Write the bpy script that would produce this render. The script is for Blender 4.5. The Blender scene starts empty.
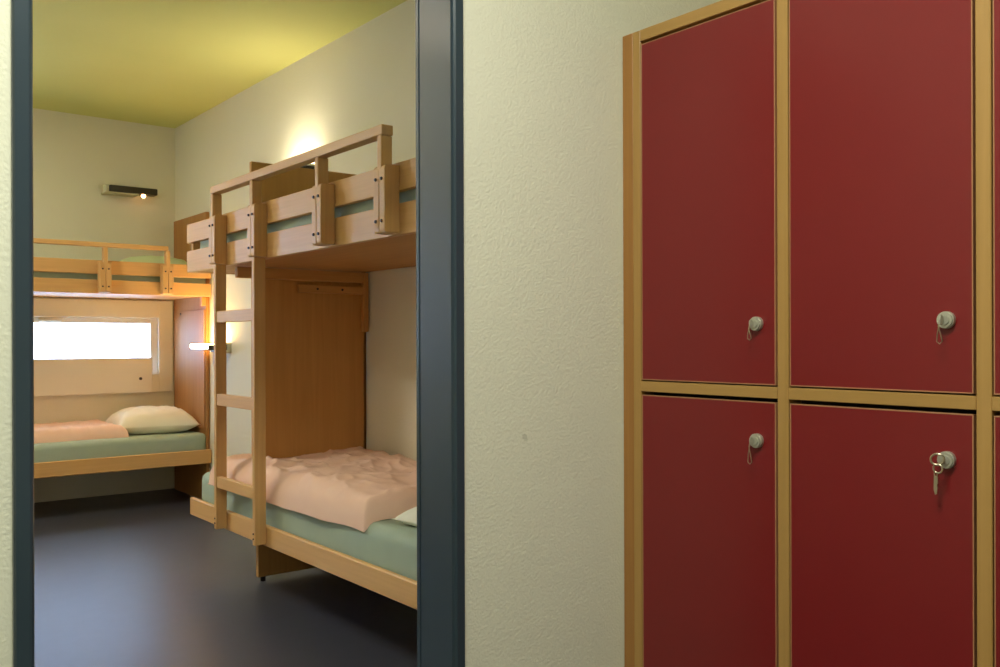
import bpy, bmesh, math, random
from mathutils import Vector, Matrix, noise
PI = math.pi
random.seed(4)
sc = bpy.context.scene
COL = sc.collection

# ------------------------------------------------------------------ materials
def lin(c):
    return tuple(((v/255)/12.92 if v/255 <= .04045 else ((v/255+.055)/1.055)**2.4) for v in c)

def newmat(name):
    m = bpy.data.materials.new(name); m.use_nodes = True
    nt = m.node_tree; b = nt.nodes['Principled BSDF']
    return m, nt, b

def N(nt, t, **kw):
    n = nt.nodes.new(t)
    for k, v in kw.items(): setattr(n, k, v)
    return n

def mapping(nt, scale=(1,1,1)):
    tc = N(nt, 'ShaderNodeTexCoord'); mp = N(nt, 'ShaderNodeMapping')
    mp.inputs['Scale'].default_value = scale
    nt.links.new(tc.outputs['Object'], mp.inputs['Vector'])
    return mp

def mottled(name, c1, c2, scale=6, rough=.5, bump=0, bscale=200, spec=.5, detail=4, bdist=.002, stretch=(1,1,1)):
    m, nt, b = newmat(name)
    mp = mapping(nt, stretch)
    no = N(nt, 'ShaderNodeTexNoise'); no.inputs['Scale'].default_value = scale; no.inputs['Detail'].default_value = detail
    nt.links.new(mp.outputs[0], no.inputs['Vector'])
    mx = N(nt, 'ShaderNodeMix', data_type='RGBA')
    mx.inputs['A'].default_value = (*lin(c1), 1); mx.inputs['B'].default_value = (*lin(c2), 1)
    nt.links.new(no.outputs['Fac'], mx.inputs['Factor'])
    nt.links.new(mx.outputs['Result'], b.inputs['Base Color'])
    b.inputs['Roughness'].default_value = rough
    b.inputs['Specular IOR Level'].default_value = spec
    if bump:
        n2 = N(nt, 'ShaderNodeTexNoise'); n2.inputs['Scale'].default_value = bscale; n2.inputs['Detail'].default_value = 3
        nt.links.new(mp.outputs[0], n2.inputs['Vector'])
        bp = N(nt, 'ShaderNodeBump'); bp.inputs['Strength'].default_value = bump; bp.inputs['Distance'].default_value = bdist
        nt.links.new(n2.outputs['Fac'], bp.inputs['Height']); nt.links.new(bp.outputs[0], b.inputs['Normal'])
    return m

def wood(name, axis, c1, c2, rough=.42, fine=70):
    sca = [fine, fine, fine]; sca['xyz'.index(axis)] = 2.2
    m, nt, b = newmat(name)
    mp = mapping(nt, tuple(sca))
    no = N(nt, 'ShaderNodeTexNoise'); no.inputs['Scale'].default_value = 1.0; no.inputs['Detail'].default_value = 6; no.inputs['Distortion'].default_value = .5
    nt.links.new(mp.outputs[0], no.inputs['Vector'])
    sc2 = [4, 4, 4]; sc2['xyz'.index(axis)] = .5
    mp2 = mapping(nt, tuple(sc2))
    n2 = N(nt, 'ShaderNodeTexNoise'); n2.inputs['Scale'].default_value = 1.0; n2.inputs['Detail'].default_value = 3
    nt.links.new(mp2.outputs[0], n2.inputs['Vector'])
    ad = N(nt, 'ShaderNodeMath', operation='MULTIPLY_ADD'); ad.inputs[1].default_value = .55
    mu = N(nt, 'ShaderNodeMath', operation='MULTIPLY'); mu.inputs[1].default_value = .45
    nt.links.new(n2.outputs['Fac'], mu.inputs[0]); nt.links.new(no.outputs['Fac'], ad.inputs[0]); nt.links.new(mu.outputs[0], ad.inputs[2])
    r = N(nt, 'ShaderNodeValToRGB')
    r.color_ramp.elements[0].position = .3; r.color_ramp.elements[0].color = (*lin(c1), 1)
    r.color_ramp.elements[1].position = .7; r.color_ramp.elements[1].color = (*lin(c2), 1)
    nt.links.new(ad.outputs[0], r.inputs['Fac']); nt.links.new(r.outputs[0], b.inputs['Base Color'])
    b.inputs['Roughness'].default_value = rough
    return m

def plain(name, c, rough=.4, metal=0, spec=.5):
    return mottled(name, c, tuple(max(0, v*.94) for v in c), scale=30, rough=rough, spec=spec) if not metal else metal_mat(name, c, rough)

def metal_mat(name, c, rough):
    m = mottled(name, c, tuple(v*.9 for v in c), scale=80, rough=rough)
    m.node_tree.nodes['Principled BSDF'].inputs['Metallic'].default_value = 1
    return m

def emit(name, c, strength):
    m, nt, b = newmat(name)
    b.inputs['Base Color'].default_value = (*lin(c), 1)
    b.inputs['Emission Color'].default_value = (*lin(c), 1)
    b.inputs['Emission Strength'].default_value = strength
    return m

def plaster(name, c1, c2, spots=()):
    """painted roughcast: fine lumps in the bump, small chips as stains of their own"""
    m = mottled(name, c1, c2, scale=2.2, rough=.75, bump=0, spec=.3)
    nt = m.node_tree; b = nt.nodes['Principled BSDF']
    mp = mapping(nt)
    n1 = N(nt, 'ShaderNodeTexNoise'); n1.inputs['Scale'].default_value = 200; n1.inputs['Detail'].default_value = 2; n1.inputs['Roughness'].default_value = .45
    vo = N(nt, 'ShaderNodeTexVoronoi', feature='SMOOTH_F1'); vo.inputs['Scale'].default_value = 130
    nt.links.new(mp.outputs[0], n1.inputs['Vector']); nt.links.new(mp.outputs[0], vo.inputs['Vector'])
    ad = N(nt, 'ShaderNodeMath', operation='SUBTRACT')
    nt.links.new(n1.outputs['Fac'], ad.inputs[0]); nt.links.new(vo.outputs['Distance'], ad.inputs[1])
    bp = N(nt, 'ShaderNodeBump'); bp.inputs['Strength'].default_value = .27; bp.inputs['Distance'].default_value = .003
    nt.links.new(ad.outputs[0], bp.inputs['Height']); nt.links.new(bp.outputs[0], b.inputs['Normal'])
    if spots:
        src = b.inputs['Base Color'].links[0].from_socket
        tc = N(nt, 'ShaderNodeTexCoord')
        dn = N(nt, 'ShaderNodeTexNoise'); dn.inputs['Scale'].default_value = 60
        nt.links.new(tc.outputs['Object'], dn.inputs['Vector'])
        for p, rad, op in spots:
            d = N(nt, 'ShaderNodeVectorMath', operation='DISTANCE'); d.inputs[1].default_value = p
            nt.links.new(tc.outputs['Object'], d.inputs[0])
            a = N(nt, 'ShaderNodeMath', operation='MULTIPLY_ADD'); a.inputs[1].default_value = rad*3.2
            nt.links.new(dn.outputs['Fac'], a.inputs[0]); nt.links.new(d.outputs['Value'], a.inputs[2])
            l = N(nt, 'ShaderNodeMath', operation='LESS_THAN'); l.inputs[1].default_value = rad*2.35
            nt.links.new(a.outputs[0], l.inputs[0])
            f = N(nt, 'ShaderNodeMath', operation='MULTIPLY'); f.inputs[1].default_value = op
            nt.links.new(l.outputs[0], f.inputs[0])
            mx = N(nt, 'ShaderNodeMix', data_type='RGBA'); mx.inputs['B'].default_value = (*lin((110,112,90)), 1)
            nt.links.new(f.outputs[0], mx.inputs['Factor']); nt.links.new(src, mx.inputs['A'])
            src = mx.outputs['Result']
        nt.links.new(src, b.inputs['Base Color'])
    return m

B1, B2 = (202,155,96), (220,175,114)
W = {a: wood('beech_'+a, a, B1, B2) for a in 'xyz'}
PLY = {a: wood('plywood_'+a, a, (186,134,70), (204,152,86), rough=.58, fine=45) for a in 'xyz'}
PLYD = {a: wood('dark_plywood_'+a, a, (158,106,50), (176,124,66), rough=.6, fine=45) for a in 'xyz'}
LW = {a: wood('locker_beech_'+a, a, (160,122,64), (178,138,78), rough=.4) for a in 'xyz'}
LEDGE = wood('door_edging_beech', 'z', (160,110,74), (176,126,90))
M_PLASTER = plaster('cream_plaster', (225,219,199), (232,227,208))
M_CORR = plaster('corridor_plaster', (224,223,203), (231,230,211), spots=(((1.412,1.674,1.198),.009,.09), ((1.410,1.674,.916),.013,.24)))
M_CEIL = mottled('yellow_ceiling_paint', (208,205,126), (214,211,132), scale=3, rough=.8, bump=.15, bscale=150)
M_CEILC = mottled('pale_ceiling_paint', (225,224,205), (230,229,212), scale=3, rough=.8)
M_FLOOR = mottled('slate_linoleum', (55,57,68), (64,66,77), scale=14, rough=.38, bump=.05, bscale=300, spec=.6, detail=8)
M_STEEL = mottled('blue_grey_door_paint', (47,61,71), (50,64,74), scale=5, rough=.3, spec=.5)
M_RED = mottled('red_laminate', (116,19,23), (121,23,26), scale=9, rough=.34, bump=.04, bscale=600, spec=.5)
M_GAP = plain('dark_gap', (40,24,14), .8)
M_NICKEL = metal_mat('nickel', (200,198,182), .38); M_NICKEL.node_tree.nodes['Principled BSDF'].inputs['Metallic'].default_value = .6
M_NICKELD = metal_mat('nickel_slot', (90,86,74), .4)
M_BRASSY = metal_mat('key_steel', (205,196,170), .28)
M_BOLT = plain('dark_bolt', (64,44,34), .4)
M_MATT = mottled('sea_green_ticking', (158,174,158), (168,184,168), scale=12, rough=.85, bump=.25, bscale=500, spec=.2)
M_PEACH = mottled('peach_cotton', (230,192,170), (237,201,180), scale=7, rough=.85, bump=.2, bscale=350, spec=.2)
M_PILLOW = mottled('cream_cotton', (230,224,204), (238,232,212), scale=7, rough=.85, bump=.2, bscale=300, spec=.2)
M_PALEGREEN = mottled('pale_green_cotton', (196,210,170), (206,220,180), scale=7, rough=.85, bump=.2, bscale=300, spec=.2)
M_WHITE = mottled('white_cotton', (232,232,220), (238,238,226), scale=7, rough=.85, bump=.2, bscale=300, spec=.2)
M_CREAM = mottled('cream_window_paint', (236,231,219), (240,235,223), scale=4, rough=.45)
M_DARK = plain('dark_bronze', (52,46,34), .4)
M_PALE = plain('pale_lamp_plate', (206,200,170), .5)
M_BLACK = plain('black_rubber', (24,22,22), .6)
M_BULB = emit('lit_bulb', (255,190,120), 14)
M_DIFF = emit('lit_diffuser', (255,206,128), 42)
M_DIFF_UP = emit('lit_uplight', (255,242,208), 24)
M_GLASS, nt, b = newmat('window_glass')
b.inputs['Base Color'].default_value = (.95,.98,1,1); b.inputs['Roughness'].default_value = 0
b.inputs['Transmission Weight'].default_value = 1; b.inputs['IOR'].default_value = 1.02

# ------------------------------------------------------------------ mesh helpers
def bx(bm, x0, x1, y0, y1, z0, z1, bev=.002, seg=1):
    t = bmesh.new(); bmesh.ops.create_cube(t, size=1)
    x0, x1 = sorted((x0,x1)); y0, y1 = sorted((y0,y1)); z0, z1 = sorted((z0,z1))
    for v in t.verts:
        v.co = Vector((x0+(v.co.x+.5)*(x1-x0), y0+(v.co.y+.5)*(y1-y0), z0+(v.co.z+.5)*(z1-z0)))
    bev = min(bev, .45*min(x1-x0, y1-y0, z1-z0))
    if bev > 0:
        bmesh.ops.bevel(t, geom=t.edges[:], offset=bev, segments=seg, affect='EDGES', profile=.5)
    merge(bm, t)

def merge(bm, t):
    me = bpy.data.meshes.new('tmp'); t.to_mesh(me); t.free(); bm.from_mesh(me); bpy.data.meshes.remove(me)

def prism(bm, pts, axis, a0, a1, bev=0):
    """closed 2-D outline extruded along an axis"""
    def P(p, a):
        return {'x': (a, p[0], p[1]), 'y': (p[0], a, p[1]), 'z': (p[0], p[1], a)}[axis]
    t = bmesh.new()
    f0 = [t.verts.new(P(p, a0)) for p in pts]; f1 = [t.verts.new(P(p, a1)) for p in pts]
    t.faces.new(f0); t.faces.new(f1[::-1]); n = len(pts)
    for i in range(n): t.faces.new((f0[i], f1[i], f1[(i+1)%n], f0[(i+1)%n]))
    bmesh.ops.recalc_face_normals(t, faces=t.faces[:])
    if bev: bmesh.ops.bevel(t, geom=t.edges[:], offset=bev, segments=1, affect='EDGES', profile=.5)
    merge(bm, t)

def cyl(bm, c, axis, r, l, seg=20, r2=None):
    t = bmesh.new()
    bmesh.ops.create_cone(t, cap_ends=True, segments=seg, radius1=r, radius2=r if r2 is None else r2, depth=l)
    M = {'x': Matrix.Rotation(PI/2, 4, 'Y'), 'y': Matrix.Rotation(-PI/2, 4, 'X'), 'z': Matrix.Identity(4)}[axis]
    t.transform(Matrix.Translation(c) @ M); merge(bm, t)

def tube(bm, pts, r, closed=False, seg=8):
    pts = [Vector(p) for p in pts]; n = len(pts); rings = []
    for i, p in enumerate(pts):
        a = pts[(i-1)%n] if closed or i else p; c = pts[(i+1)%n] if closed or i < n-1 else p
        t = (c-a).normalized(); u = t.orthogonal().normalized()
        ref = Vector((1,0,0)) if abs(t.x) < .9 else Vector((0,1,0))
        u = (ref - t*ref.dot(t)).normalized(); w = t.cross(u)
        rings.append([bm.verts.new(p + r*(math.cos(2*PI*k/seg)*u + math.sin(2*PI*k/seg)*w)) for k in range(seg)])
    for i in range(n if closed else n-1):
        A, B = rings[i], rings[(i+1)%n]
        for k in range(seg): bm.faces.new((A[k], A[(k+1)%seg], B[(k+1)%seg], B[k]))
    if not closed:
        bm.faces.new(rings[0][::-1]); bm.faces.new(rings[-1])

def obj(name, bm, m, parent=None, smooth=False, kind=None, label=None, loc=None):
    """links the bmesh as one object; the mesh is written in the frame of the thing it belongs to"""
    bmesh.ops.recalc_face_normals(bm, faces=bm.faces[:])
    me = bpy.data.meshes.new(name)
    if loc is not None: bm.transform(Matrix.Translation(-Vector(loc)))
    bm.to_mesh(me); bm.free()
    me.materials.append(m)
    if smooth:
        for p in me.polygons: p.use_smooth = True
    o = bpy.data.objects.new(name, me); COL.objects.link(o)
    if loc is not None: o.location = loc
    if parent is not None: o.parent = parent
    if kind: o['kind'] = kind
    if label: o['label'] = label
    return o

def thing(name, label, cat, loc=(0,0,0), rz=0, group=None):
    o = bpy.data.objects.new(name, None); COL.objects.link(o)
    o.empty_display_size = .1
    o.location = loc; o.rotation_euler = (0,0,rz); o['label'] = label; o['category'] = cat
    if group: o['group'] = group
    return o

def tag(o, label, cat, group=None):
    o['label'] = label; o['category'] = cat
    if group: o['group'] = group
    return o

def box(name, m, parent, *a, bev=.002, seg=1, kind=None, label=None):
    bm = bmesh.new(); bx(bm, *a, bev=bev, seg=seg)
    return obj(name, bm, m, parent, kind=kind, label=label)

# ------------------------------------------------------------------ key dimensions (metres)
H = 1.15                       # eye height
XW, YB = 2.40, 7.12            # right-hand wall and rear wall of the dormitory
XL = -.85                      # left-hand wall of the dormitory
YD0, YD1 = 1.674, 1.799        # wall that holds the door
ZC = 2.83
XC, YC = -1.7, -2.6            # far sides of the corridor

# ------------------------------------------------------------------ the setting
def struct(name, m, boxes, bev=0):
    bm = bmesh.new()
    for b_ in boxes: bx(bm, *b_, bev=bev)
    return obj(name, bm, m, kind='structure')

struct('floor', M_FLOOR, [(XC-.1, XW+.1, YC-.1, YB+.1, -.1, 0)])
struct('ceiling', M_CEIL, [(XL-.1, XW+.1, YD1-.05, YB+.1, ZC, ZC+.1)])
struct('ceiling_corridor', M_CEILC, [(XC-.1, XW+.1, YC-.1, YD1-.05, ZC, ZC+.1)])
# wall holding the door
DX0, DX1, DZ = .304, 1.207, 2.12
struct('wall_front', M_CORR, [(XC, DX0, YD0, YD1, 0, ZC), (DX1, XW, YD0, YD1, 0, ZC), (DX0, DX1, YD0, YD1, DZ, ZC)])
struct('wall_right', M_PLASTER, [(XW, XW+.1, YC, YB, 0, ZC)])
struct('wall_left', M_PLASTER, [(XL-.1, XL, YD1, YB, 0, ZC)])
# rear wall with the strip window and an unseen opening added for daylight
W1 = (.86, 2.263, .90, 1.335)
W2 = (-.62, .30, .90, 2.25)
struct('wall_back', M_PLASTER, [
    (XL, W2[0], YB, YB+.22, 0, ZC), (W2[1], W1[0], YB, YB+.22, 0, ZC), (W1[1], XW+.1, YB, YB+.22, 0, ZC),
    (W2[0], W2[1], YB, YB+.22, 0, W2[2]), (W2[0], W2[1], YB, YB+.22, W2[3], ZC),
    (W1[0], W1[1], YB, YB+.22, 0, W1[2]), (W1[0], W1[1], YB, YB+.22, W1[3], ZC)])
struct('wall_corridor_left', M_CORR, [(XC-.1, XC, YC, YD1, 0, ZC)])
struct('wall_corridor_back', M_CORR, [(XC, XW, YC-.1, YC, 0, ZC)])

# steel door frame wrapped round the wall: face, rounded arris, lining, seal groove, lip
def jamb(xi, sgn):
    """outline (x,y) of one jamb; sgn +1 = right-hand one"""
    o = lambda dx, y: (xi + sgn*dx, y)
    return [o(.032, YD0+.012), o(.032, YD0-.010), o(.029, YD0-.014), o(.008, YD0-.014), o(.003, YD0-.011), o(0, YD0-.004),
            o(0, YD1-.002), o(.012, YD1-.002), o(.012, YD1+.004), o(.0, YD1+.004), o(.0, YD1+.016), o(.036, YD1+.016), o(.036, YD1+.002),
            o(.022, YD1+.002), o(.022, YD0+.012)]
bm = bmesh.new()
DI0, DI1 = .326, 1.186
prism(bm, jamb(DI1, 1), 'z', 0, DZ-.02)
prism(bm, jamb(DI0, -1), 'z', 0, DZ-.02)
bx(bm, DI0-.032, DI1+.032, YD0-.014, YD1+.016, DZ-.03, DZ+.012, bev=.004)
obj('door_1', bm, M_STEEL, kind='structure')

# windows
def window(name, w, sash_y=.012):
    r = bpy.data.objects.new(name, None); COL.objects.link(r); r['kind'] = 'structure'
    bm = bmesh.new(); x0, x1, z0, z1 = w; t = .055
    y0, y1 = YB+.004, YB+.07
    bx(bm, x0, x0+t, y0, y1, z0, z1, .004); bx(bm, x1-t, x1, y0, y1, z0, z1, .004)
    bx(bm, x0+t, x1-t, y0, y1, z1-t+.013, z1, .004); bx(bm, x0+t, x1-t, y0, y1, z0, z0+t, .004)
    obj('window_sash', bm, M_CREAM, r, kind='structure')
    return r
w1 = window('window_1', W1)
bm = bmesh.new()
X0, X1, Z0, Z1 = .76, 2.372, .765, 1.468
a0, a1 = YB-.026, YB+.001
bx(bm, X0, W1[0]+.001, a0, a1, Z0, Z1, .003); bx(bm, W1[1]-.001, X1, a0, a1, Z0, Z1, .003)
bx(bm, W1[0], W1[1], a0, a1, Z0, W1[2], .003); bx(bm, W1[0], W1[1], a0, a1, W1[3], Z1, .003)
obj('window_surround', bm, M_CREAM, w1, kind='structure')
box('window_glass', M_GLASS, w1, W1[0]+.05, W1[1]-.05, YB+.04, YB+.046, W1[2]+.05, W1[3]-.035, bev=0, kind='structure')
bm = bmesh.new()
bx(bm, 1.42, 1.58, YB-.022, YB+.005, 1.302, 1.312, .004); bx(bm, 1.425, 1.46, YB-.018, YB+.006, 1.299, 1.325, .003)
obj('window_handle', bm, M_WHITE, w1, kind='structure')
shut = tag(box('window_flap', M_CREAM, None, .84, 2.203, YB-.062, YB-.027, .765, 1.03, bev=.004), 'cream board flap lowered over the lower half of the bright strip window', 'window flap')
bm = bmesh.new(); cyl(bm, (2.112, YB-.066, .872), 'y', .011, .014)
obj('knob', bm, M_BOLT, shut, label='small dark knob')
w2 = window('added_window', W2)  # unseen window, added to bring daylight in from the rear left
box('window_glass', M_GLASS, w2, W2[0]+.05, W2[1]-.05, YB+.04, YB+.046, W2[2]+.05, W2[3]-.04, bev=0, kind='structure')

# ------------------------------------------------------------------ lockers
FX = 1.75                       # plane of the door fronts
ys = [1.609, 1.1965, 1.1675, .7645, .736, .334]      # three bays, far to near
ZT0, ZT1 = .113, 1.017          # lower doors
ZU0, ZU1 = 1.0445, 1.932         # upper doors
BASE = (FX, 1.673, 0)
lk = thing('locker_cabinet', 'tall wooden locker cabinet with red doors standing outside the dormitory doorway', 'locker cabinet', BASE)
def lpart(name, bm, m, parent, **kw):
    bm.transform(Matrix.Translation(-Vector(BASE))); return obj(name, bm, m, parent, **kw)
D = .42
for y1_, y0_ in ((1.636, 1.609), (1.1963, 1.1677), (.7643, .7362), (.3338, .305)):
    bm = bmesh.new(); bx(bm, FX, FX+D, y1_, y0_, 0, 1.962, .0015)
    lpart('upright', bm, LW['z'], lk)
bm = bmesh.new()
bx(bm, FX+.0005, FX+.03, 1.6725, 1.6365, 0, 1.962, .001)
lpart('filler_strip', bm, wood('filler_beech', 'z', (150,102,48), (168,118,60)), lk, label='narrow darker wooden strip against the wall')
for y1_, y0_ in ((ys[0], ys[1]), (ys[2], ys[3]), (ys[4], ys[5])):
    for z0, z1 in ((1.9325, 1.962), (1.0175, 1.044), (.085, .1125)):
        bm = bmesh.new(); bx(bm, FX, FX+D, y0_-.0002, y1_+.0002, z0, z1, .001)
        lpart('cross_rail', bm, LW['y'], lk)
bm = bmesh.new()
bx(bm, FX+.05, FX+.07, .31, 1.63, .09, 1.955, 0)
bx(bm, FX+D-.01, FX+D, .31, 1.63, .02, 1.955, 0)
bx(bm, FX+.04, FX+.06, .31, 1.63, 0, .085, 0)
lpart('inner_panel', bm, M_GAP, lk)
keyspots = []
for bay in range(3):
    yf, yn = ys[2*bay], ys[2*bay+1]
    for lev, (z0, z1) in enumerate(((ZT0, ZT1), (ZU0, ZU1))):
        gt = .0085 if lev == 0 else .008           # shadow gap over the door
        a0, a1, b0, b1 = yn+.0048, yf-.003, z0+.003, z1-gt
        bm = bmesh.new(); bx(bm, FX+.001, FX+.02, a0+.0023, a1-.0023, b0+.0023, b1-.0023, .0004)
        d = lpart('door', bm, M_RED, lk)
        bm = bmesh.new()
        bx(bm, FX+.0005, FX+.02, a0, a0+.0025, b0, b1, .0005); bx(bm, FX+.0005, FX+.02, a1-.0025, a1, b0, b1, .0005)
        bx(bm, FX+.0005, FX+.02, a0+.0025, a1-.0025, b0, b0+.0025, .0005); bx(bm, FX+.0005, FX+.02, a0+.0025, a1-.0025, b1-.0025, b1, .0005)
        lpart('edging', bm, LEDGE, d, label='thin pale wooden edging')
        ly, lz = yn+.053, (.919 if lev == 0 else 1.188)
        bm = bmesh.new()
        cyl(bm, (FX-.003, ly, lz), 'x', .0165, .010, 28); cyl(bm, (FX-.009, ly, lz), 'x', .0145, .006, 28); cyl(bm, (FX-.012, ly, lz), 'x', .0095, .005, 24)
        bx(bm, FX-.0165, FX-.014, ly-.0012, ly+.0012, lz-.007, lz+.007, 0)
        lpart('lock', bm, M_NICKEL, d, label='round nickel cam lock')
        if bay < 2: keyspots.append((bay, lev, ly, lz))

KL = {(0,1): 'small key hanging from the lock of the upper red door nearest the plaster wall',
      (0,0): 'small key hanging from the lock of the lower red door nearest the plaster wall',
      (1,1): 'key with long wire clip in the lock of the wide upper red door',
      (1,0): 'key with big oval bow turned sideways in the lock of the wide lower red door'}
def loop(c, ry, rz, n=20, tilt=0, yaw=0):
    out = []
    for i in range(n):
        a = 2*PI*i/n; p = Vector((0, ry*math.cos(a), rz*math.sin(a)))
        p = Matrix.Rotation(tilt, 3, 'X') @ p; p = Matrix.Rotation(yaw, 3, 'Z') @ p
        out.append(Vector(c)+p)
    return out
for bay, lev, ly, lz in keyspots:
    base = (FX-.0145, ly, lz)
    k = thing('key', KL[(bay, lev)], 'key', base, group=None)
    bm = bmesh.new()
    if (bay, lev) == (1, 0):
        bx(bm, -.006, .003, -.001, .001, -.004, .004, .0004)
        tube(bm, loop((-.012, .007, .002), .012, .0105, tilt=-.35, yaw=.25), .0022, True)
        obj('bow', bm, M_BRASSY, k, smooth=True)
        bm = bmesh.new(); tube(bm, loop((-.012, .006, -.0155), .0085, .0085, n=18), .0018, True)
        obj('ring', bm, M_BRASSY, k, smooth=True)
        bm = bmesh.new()
        tube(bm, loop((-.012, .010, -.027), .0028, .005, n=12), .0012, True)
        prism(bm, [(.006,-.031), (.013,-.031), (.0135,-.056), (.011,-.066), (.0075,-.064), (.006,-.052), (.0075,-.047), (.0055,-.043)], 'x', -.0135, -.0112)
        obj('spare_key', bm, M_BRASSY, k)
    else:
        bx(bm, -.006, .003, -.001, .001, -.004, .004, .0004)
        # flat bow seen almost edge on
        prism(bm, [(-.004,-.006), (-.009,-.010), (-.014,-.007), (-.016,0), (-.014,.007), (-.009,.010), (-.004,.006)], 'y', -.0012, .0012)
        obj('bow', bm, M_NICKEL, k)
        L = {(0,1): .028, (0,0): .042, (1,1): .036}[(bay, lev)]
        bm = bmesh.new()
        z0 = -.008
        tube(bm, [(-.012, .002, z0+.006), (-.012, .0045, z0-.004), (-.012, .001, z0-L*.45), (-.012, -.003, z0-L+.003), (-.012, .002, z0-L-.002), (-.012, .0075, z0-L+.002),
                  (-.012, .006, z0-L*.45), (-.012, .0025, z0-.002)], .0011, True, 6)
        obj('wire_clip', bm, M_BRASSY, k, smooth=True)

# ------------------------------------------------------------------ bunk beds
def soft(name, m, parent, size, seg=(28,16), z0=0, edge=.05, puff=.0, amp=.004, nf=5, seed=0, loc=(0,0,0), corner=.06):
    """rounded upholstered slab: mattress"""
    bm = bmesh.new(); x, y, z = size
    bx(bm, 0, x, 0, y, z0, z0+z, bev=edge, seg=5)
    bmesh.ops.subdivide_edges(bm, edges=[e for e in bm.edges if e.calc_length() > .15], cuts=18, use_grid_fill=True)
    for v in bm.verts:
        n = noise.noise_vector(v.co*nf + Vector((seed, 0, 0)))
        v.co += n*amp
        if v.co.z > z0+z*.9:
            v.co.z += puff*math.sin(PI*min(1, max(0, v.co.x/x)))*math.sin(PI*min(1, max(0, v.co.y/y)))
    return obj(name, bm, m, parent, smooth=True)

def post(root, X, y0, y1, z0, z1, ztop, zbolts, up_to=True):
    """pair of clamp blocks bolted over the side boards, with the slim guard upright between them"""
    bm = bmesh.new(); w = .037; g = .0015
    for s in (-1, 1):
        a, b_ = (X-w, X-g) if s < 0 else (X+g, X+w)
        # side outline with rounded foot and sloped shoulder
        pts = [(y0, z0), (y0, z1), (y1-.012, z1), (y1-.003, z1-.006), (y1, z1-.016), (y1, z0+.010), (y1-.003, z0+.003), (y1-.010, z0)]
        prism(bm, pts, 'x', a, b_, bev=.002)
    p = obj('post', bm, W['z'], root)
    if ztop:
        bm = bmesh.new()
        bx(bm, X-.0135, X+.0135, y1-.046, y1-.001, z1-.05, ztop-.001, .003)
        obj('upright', bm, W['z'], p)
    for s in (-1, 1):
        for zb in zbolts:
            bm = bmesh.new(); cyl(bm, (X+s*.019, y1+.001, zb), 'y', .0065, .008, 14, .005)
            obj('bolt', bm, M_BOLT, p)
    return p

def bunk(root, L, zz, guard, posts, gz, lower=(.268,.368), xs=0, end_boards=True):
    """zz: bottom / top of the lower and upper side boards of the upper bunk. Local X along the bed, Y out from the wall."""
    F = .77; T = .024
    la, lb, ua, ub = zz
    box('side_board', W['x'], root, xs, L, F-T, F, la, lb, bev=.0025)
    box('side_board', W['x'], root, xs, L, F-T, F, ua, ub, bev=.0025)
    box('bed_base', PLY['x'], root, xs, L-.03, .004, F-T, la+.004, la+.022, bev=.001)
    box('end_board', W['y'], root, L-T, L, .004, F-T-.0005, la, ub, bev=.002)
    box('side_board', W['x'], root, xs, L-.035, F-T, F, *lower, bev=.004)
    box('bed_base', PLY['x'], root, xs, L-.06, .004, F-T, lower[0]+.01, lower[0]+.028, bev=.001)
    for X, up in posts:
        post(root, X, F+.0005, F+.06, la+.006, ub-.012, gz[0] if up else None, (la+.045, ub-.06))
    g0, g1 = guard
    box('guard_rail', W['x'], root, g0, g1, F+.014, F+.0595, gz[0], gz[1], bev=.004, seg=2)

# -- bunk nearest the door: local X = world +y from the door end, local Y = world -x from the wall
NB = (XW-.004, 2.35, 0)
zzn = (1.510, 1.618, 1.660, 1.757)
near = thing('bunk_bed', 'beech bunk bed with a ladder on its front, nearest the doorway', 'bunk bed', NB, PI/2, 'wooden bunk beds in the dormitory')
bunk(near, 2.30, zzn, (.255, 1.812), [(4.147-2.35, True), (3.692-2.35, True), (3.082-2.35, True), (2.624-2.35, True)], (1.846, 1.881), lower=(.262,.350))
# cross panel: foot, middle and head portions joined by the strip along the wall
FP0, FP1 = 1.732, 1.757          # foot panel under the lower berth
PX0, PX1 = 1.788, 1.813          # partition panel above it
box('foot_panel', PLY['z'], near, FP0, FP1, .006, .632, .022, .262, bev=.003)
pbm = bmesh.new()
bx(pbm, PX0, PX1, .006, .630, .575, zzn[0], .003); bx(pbm, PX0, PX1, .006, .636, zzn[3]-.03, 2.022, .003); bx(pbm, PX0, PX1, .006, .02, .2, 1.8, .001)
obj('partition_panel', pbm, PLY['z'], near)
box('foot_panel', PLY['z'], near, .06, .085, .004, .655, .022, .26, bev=.003)
box('partition_panel', PLY['z'], near, .06, .085, .004, .655, .575, zzn[0], bev=.003)
for X in (FP0+.0125, .0725):
    for y_ in (.602, .06):
        bm = bmesh.new(); cyl(bm, (X, y_, .011), 'z', .012, .022, 16)
        obj('foot', bm, M_BLACK, near)
bm = bmesh.new(); bx(bm, PX0-.026, PX0, .02, .40, 1.395, 1.435, .003)
bt = obj('batten', bm, PLY['y'], near)
for y_ in (.16, .30):
    bm = bmesh.new(); cyl(bm, (PX0-.027, y_, 1.415), 'x', .006, .005, 12); obj('screw', bm, M_BOLT, bt)
box('batten', PLY['z'], near, PX0-.03, PX0, .006, .038, 1.20, 1.508, bev=.003)
box('batten', PLY['y'], near, PX0-.03, PX0, .039, .72, 1.455, 1.508, bev=.003)
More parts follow.
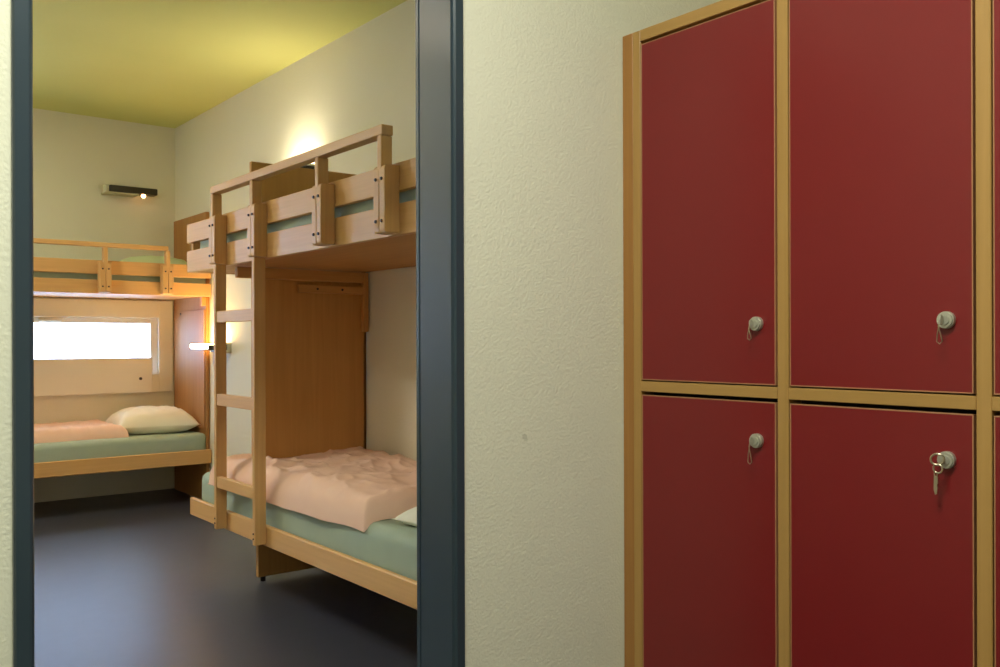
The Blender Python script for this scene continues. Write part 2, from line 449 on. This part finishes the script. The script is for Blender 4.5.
# ladder
bm = bmesh.new()
Yl0, Yl1 = .7705, .8235
LA, LB = 4.128-2.35, 3.686-2.35
for X in (LA, LB):
    bx(bm, X-.0135, X+.0135, Yl0, Yl1, .272, zzn[0]+.004, .004, 2)
lad = obj('ladder', bm, W['z'], near)
for z0, z1 in ((1.240,1.294), (.853,.907), (.468,.520)):
    bm = bmesh.new(); bx(bm, LB+.0137, LA-.0137, Yl1-.03, Yl1-.004, z0, z1, .003, 2)
    obj('rung', bm, W['x'], lad)
for X in (LA, LB):
    for zb in (.30, .322):
        bm = bmesh.new(); cyl(bm, (X, Yl1+.0005, zb), 'y', .004, .005, 12); obj('bolt', bm, M_BOLT, lad)

# -- bunk along the window wall: local X = world -x from the right wall, local Y = world -y from the rear wall
BB = (XW, YB, 0)
zzb = (1.475, 1.567, 1.605, 1.697)
back = thing('bunk_bed', 'beech bunk bed along the window wall at the far end of the room', 'bunk bed', BB, PI, 'wooden bunk beds in the dormitory')
bunk(back, 2.12, zzb, (.325, 1.95), [(XW-1.662, True), (XW-2.072, True), (1.9, True)], (1.782, 1.812), lower=(.277,.377), xs=.004)
bm = bmesh.new(); bx(bm, .003, .028, .045, .733, .0, 2.09, .003)
hp = obj('end_panel', bm, PLYD['z'], back)
box('head_board', PLYD['z'], back, .0285, .036, .20, .715, .52, 1.385, bev=.002)
bm = bmesh.new(); cyl(bm, (.038, .225, 1.362), 'x', .009, .006, 14); obj('screw', bm, M_BOLT, back)
box('batten', PLY['z'], back, .0285, .06, .69, .735, 1.41, 1.474, bev=.003)
box('end_panel', PLY['z'], back, 2.09, 2.115, .03, .73, .0, 1.474, bev=.003)

# ------------------------------------------------------------------ mattresses and bedding (world-oriented things)
def placed(name, m, size, loc, rz, label, cat, group=None, **kw):
    o = soft(name, m, None, size, **kw); o.location = loc; o.rotation_euler = (0,0,rz)
    return tag(o, label, cat, group)
G = 'green mattresses on the bunks'
m1 = placed('mattress', M_MATT, (2.16, .715, .195), (2.374, 2.41, .291), PI/2, 'sea-green mattress on the lower berth of the large bunk with the ladder', 'mattress', G, edge=.045, amp=.004, seed=3)
bm = bmesh.new(); bx(bm, 2.150, 2.164, .64, .70, .135, .172, .004)  # dark block drawn in as the duvet's shadow on the mattress end
obj('duvet_shade', bm, M_BLACK, m1, label='dark block standing in for the shadow under the duvet')
placed('mattress', M_MATT, (2.16, .715, .165), (2.374, 2.41, 1.533), PI/2, 'sea-green mattress on the upper berth of the large bunk with the ladder', 'mattress', G, edge=.03, amp=.003, seed=5)
placed('mattress', M_MATT, (1.98, .71, .185), (2.38, YB-.025, .306), PI, 'sea-green mattress on the lower berth beneath the bright window', 'mattress', G, edge=.04, amp=.004, seed=8)
placed('mattress', M_MATT, (1.98, .71, .145), (2.38, YB-.025, 1.498), PI, 'sea-green mattress on the upper berth above the bright window', 'mattress', G, edge=.03, amp=.003, seed=11)

def duvet(name, m, x0, x1, y0, y1, zm, zt, front, drop, label, cat, seed=0, amp=.017, nx=130, ny=150, quilt=None, rough_end=0):
    """a folded duvet lying on a mattress. front = 'x' (hangs over the -x side) or 'y' (the -y side)."""
    bm = bmesh.new(); top = []; bot = []
    for i in range(nx+1):
        rt, rb = [], []
        for j in range(ny+1):
            u, v = i/nx, j/ny
            x = x0+(x1-x0)*u; y = y0+(y1-y0)*v
            e = min(u*(x1-x0), (1-u)*(x1-x0), v*(y1-y0), (1-v)*(y1-y0))
            prof = math.sqrt(min(1, max(0, e)/.07))*(2-math.sqrt(min(1, max(0, e)/.07)))
            s = Vector((x*1.0, y*1.0, seed))
            n = noise.fractal(s*3.2, 1, 2, 4)*amp*1.3
            # creases: ridged noise running diagonally
            q = Vector((x*3.0+y*2.2, y*1.7-x*4.5, seed+7)); q += noise.noise_vector(s*2.5)*.8
            cr = 1-abs(noise.noise(q*1.2)); n += (cr**5)*amp*.9
            q2 = Vector((x*9-y*4, y*6+x*5, seed+3)); cr2 = 1-abs(noise.noise(q2)); n += (cr2**4)*amp*.55
            h = (zt-zm)*prof + n*prof
            dd = (u*(x1-x0) if front == 'x' else v*(y1-y0))
            R = .085
            dz = -drop*(1+.45*noise.noise(Vector((x*3.1, y*3.1, seed+31))))*(1-min(1, dd/R))**2
            wob = .022*noise.noise(Vector((x*4, y*4, seed+20)))*(1-min(1, e/.15))
            ox = wob if front == 'x' else 0; oy = wob if front != 'x' else wob*1.5
            rt.append(bm.verts.new((x+ox, y+oy, zm+h+dz+.004)))
            rb.append(bm.verts.new((x+ox, y+oy, zm+dz+.002)))
        top.append(rt); bot.append(rb)
    for i in range(nx):
        for j in range(ny):
            bm.faces.new((top[i][j], top[i+1][j], top[i+1][j+1], top[i][j+1]))
            bm.faces.new((bot[i][j], bot[i][j+1], bot[i+1][j+1], bot[i+1][j]))
    for i in range(nx):
        bm.faces.new((top[i][0], bot[i][0], bot[i+1][0], top[i+1][0])); bm.faces.new((top[i][ny], top[i+1][ny], bot[i+1][ny], bot[i][ny]))
    for j in range(ny):
        bm.faces.new((top[0][j], top[0][j+1], bot[0][j+1], bot[0][j])); bm.faces.new((top[nx][j], bot[nx][j], bot[nx][j+1], top[nx][j+1]))
    return tag(obj(name, bm, m, None, smooth=True, loc=((x0+x1)/2, (y0+y1)/2, zm)), label, cat)

duvet('duvet', M_PEACH, 1.64, 2.385, 2.86, 4.39, .487, .575, 'x', .035, 'peach duvet with wrinkles on the lower berth behind the ladder', 'duvet', seed=2.3)
duvet('duvet', M_PEACH, .75, 1.86, 6.475, 7.10, .492, .565, 'y', .012, 'peach duvet folded flat on the lower berth beneath the bright window', 'duvet', seed=9.1, amp=.008)

def pillow(name, m, c, size, rz, label, tilt=0, roll=0, seed=0, sag=0):
    bm = bmesh.new(); n = 34; a, b_, t = size[0]/2, size[1]/2, size[2]
    T, Bt = [], []
    for i in range(n+1):
        r1, r2 = [], []
        for j in range(n+1):
            u, v = -1+2*i/n, -1+2*j/n
            pin = 1-.10*(1-u*u)*abs(v)**3 ; pin2 = 1-.10*(1-v*v)*abs(u)**3
            x, y = u*a*pin2, v*b_*pin
            h = max(0, (1-u**4)*(1-v**4))**.62
            s = Vector((x*6, y*6, seed))
            w = noise.fractal(s, 1, 2, 3)*.011 + (1-abs(noise.noise(Vector((x*9+y*5, y*11-x*3, seed+4)))))**4*.012
            r1.append(bm.verts.new((x, y, t*.38+t*.62*h + w*h)))
            r2.append(bm.verts.new((x, y, t*.36-t*.36*h)))
        T.append(r1); Bt.append(r2)
    for i in range(n):
        for j in range(n):
            bm.faces.new((T[i][j], T[i+1][j], T[i+1][j+1], T[i][j+1])); bm.faces.new((Bt[i][j], Bt[i][j+1], Bt[i+1][j+1], Bt[i+1][j]))
    for i in range(n):
        bm.faces.new((T[i][0], Bt[i][0], Bt[i+1][0], T[i+1][0])); bm.faces.new((T[i][n], T[i+1][n], Bt[i+1][n], Bt[i][n]))
        bm.faces.new((T[0][i], T[0][i+1], Bt[0][i+1], Bt[0][i])); bm.faces.new((T[n][i], Bt[n][i], Bt[n][i+1], T[n][i+1]))
    o = obj(name, bm, m, None, smooth=True); o.location = c; o.rotation_euler = (tilt, roll, rz)
    return tag(o, label, 'pillow')
pillow('pillow', M_PILLOW, (2.098, 6.76, .482), (.565, .54, .185), -.08, 'plump cream pillow on the lower berth beneath the bright window', seed=1)
pillow('pillow', M_PALEGREEN, (2.12, 6.78, 1.608), (.52, .46, .16), .05, 'pale green pillow on the upper berth above the bright window', seed=5)
pillow('pillow', M_WHITE, (2.03, 2.585, .468), (.64, .40, .11), .0, 'white pillow corner showing beside the dark door frame on the lower berth', seed=8)

# ------------------------------------------------------------------ wall lamps
def lamp(loc, rz, label, up, d=0):
    r = thing('wall_lamp', label, 'lamp', loc, rz, 'wall lamps of the dormitory')
    bm = bmesh.new()
    bx(bm, -.175, .175, .03, .16+d, -.024, -.012, .003); bx(bm, -.06, .06, .002, .06, -.038, -.022, .004)
    bx(bm, -.179, -.171, .03, .162+d, -.024, .014, .002)
    bx(bm, -.175, .175, .002, .03, -.024, .018, .003)
    obj('housing', bm, M_DARK, r)
    bm = bmesh.new(); bx(bm, -.170, .178, .031, .162+d, -.0115, .019, .006, 2)
    obj('diffuser', bm, up, r, label='glowing white diffuser')
    bm = bmesh.new(); bx(bm, -.178, -.16, .0, .075, -.044, .026, .003)
    obj('bracket', bm, M_PALE, r, label='pale wall bracket')
    return r
# +Y of the lamp points away from the wall
lamp((XW, 6.165, 1.116), PI/2, 'lit wall lamp at pillow height beside the lower berth under the window', M_DIFF, .0)
lamp((XW, 4.86, 2.14), PI/2, 'lit wall lamp throwing a glow up the wall above the big bunk', M_DIFF_UP, .0)
r = thing('wall_lamp', 'dark slab wall lamp with one small glowing bulb on the rear wall', 'lamp', (2.055, YB, 2.29), PI, 'wall lamps of the dormitory')
bm = bmesh.new(); bx(bm, -.175, .175, .03, .115, -.020, .030, .008, 2); bx(bm, -.08, .08, .0, .04, -.016, .024, .003)
obj('housing', bm, M_DARK, r)
bm = bmesh.new(); bx(bm, -.03, .212, .012, .135, -.036, -.024, .003); bx(bm, .178, .20, .03, .11, -.03, .03, .003)
obj('reflector', bm, M_PALE, r, label='pale reflector plate')
bm = bmesh.new(); bmesh.ops.create_uvsphere(bm, u_segments=20, v_segments=12, radius=.016)
bm.transform(Matrix.Translation((-.072, .10, -.032)))
obj('bulb', bm, M_BULB, r, smooth=True, label='glowing bulb')

# ------------------------------------------------------------------ light
w = bpy.data.worlds.new('daylight'); sc.world = w; w.use_nodes = True
bg = w.node_tree.nodes['Background']; bg.inputs[0].default_value = (.46, .65, 1.0, 1); bg.inputs[1].default_value = 17.0

def area(name, loc, rot, sx, sy, power, col, portal=False):
    l = bpy.data.lights.new(name, 'AREA'); l.shape = 'RECTANGLE'; l.size = sx; l.size_y = sy; l.energy = power; l.color = col
    o = bpy.data.objects.new(name, l); COL.objects.link(o); o.location = loc; o.rotation_euler = rot
    if portal: l.cycles.is_portal = True
    return o
for i, wv in enumerate((W1, W2)):
    area('window_portal', ((wv[0]+wv[1])/2, YB+.25, (wv[2]+wv[3])/2), (-PI/2, 0, 0), wv[1]-wv[0], wv[3]-wv[2], 1, (1,1,1), True)
area('fill_corridor', (.35, .55, ZC-.04), (0,0,0), .5, .5, 58, (.98, 1.0, .85))  # unseen lamp added to light the corridor wall and lockers
area('fill_jamb_sheen', (-.15, 3.7, ZC-.08), (0,0,0), .35, .35, 9, (1.0, .88, .68))  # unseen fill lamp added for the sheen on the right jamb
area('fill_room', (-.1, 5.3, ZC-.04), (0,0,0), .4, .4, 38, (1.0, .90, .72))  # unseen lamp added to brighten the dormitory

# ------------------------------------------------------------------ camera
cam = bpy.data.cameras.new('camera'); co = bpy.data.objects.new('camera', cam); COL.objects.link(co)
co.location = (0, 0, H)
TH = math.atan(714/898)
co.rotation_euler = (Matrix.Rotation(-TH, 3, 'Z') @ Matrix.Rotation(PI/2, 3, 'X') @ Matrix.Rotation(math.radians(-.17), 3, 'Z')).to_euler()
cam.sensor_fit = 'HORIZONTAL'; cam.sensor_width = 36; cam.lens = 898*36/1000
cam.shift_y = (341-333.5)/1000
cam.clip_start = .02
sc.camera = co
sc.view_settings.view_transform = 'Standard'; sc.view_settings.look = 'None'
sc.view_settings.exposure = 0; sc.view_settings.gamma = 1; sc.view_settings.use_curve_mapping = False
sc.cycles.use_denoising = True
sc.cycles.max_bounces = 10; sc.cycles.diffuse_bounces = 6; sc.cycles.sample_clamp_indirect = 6
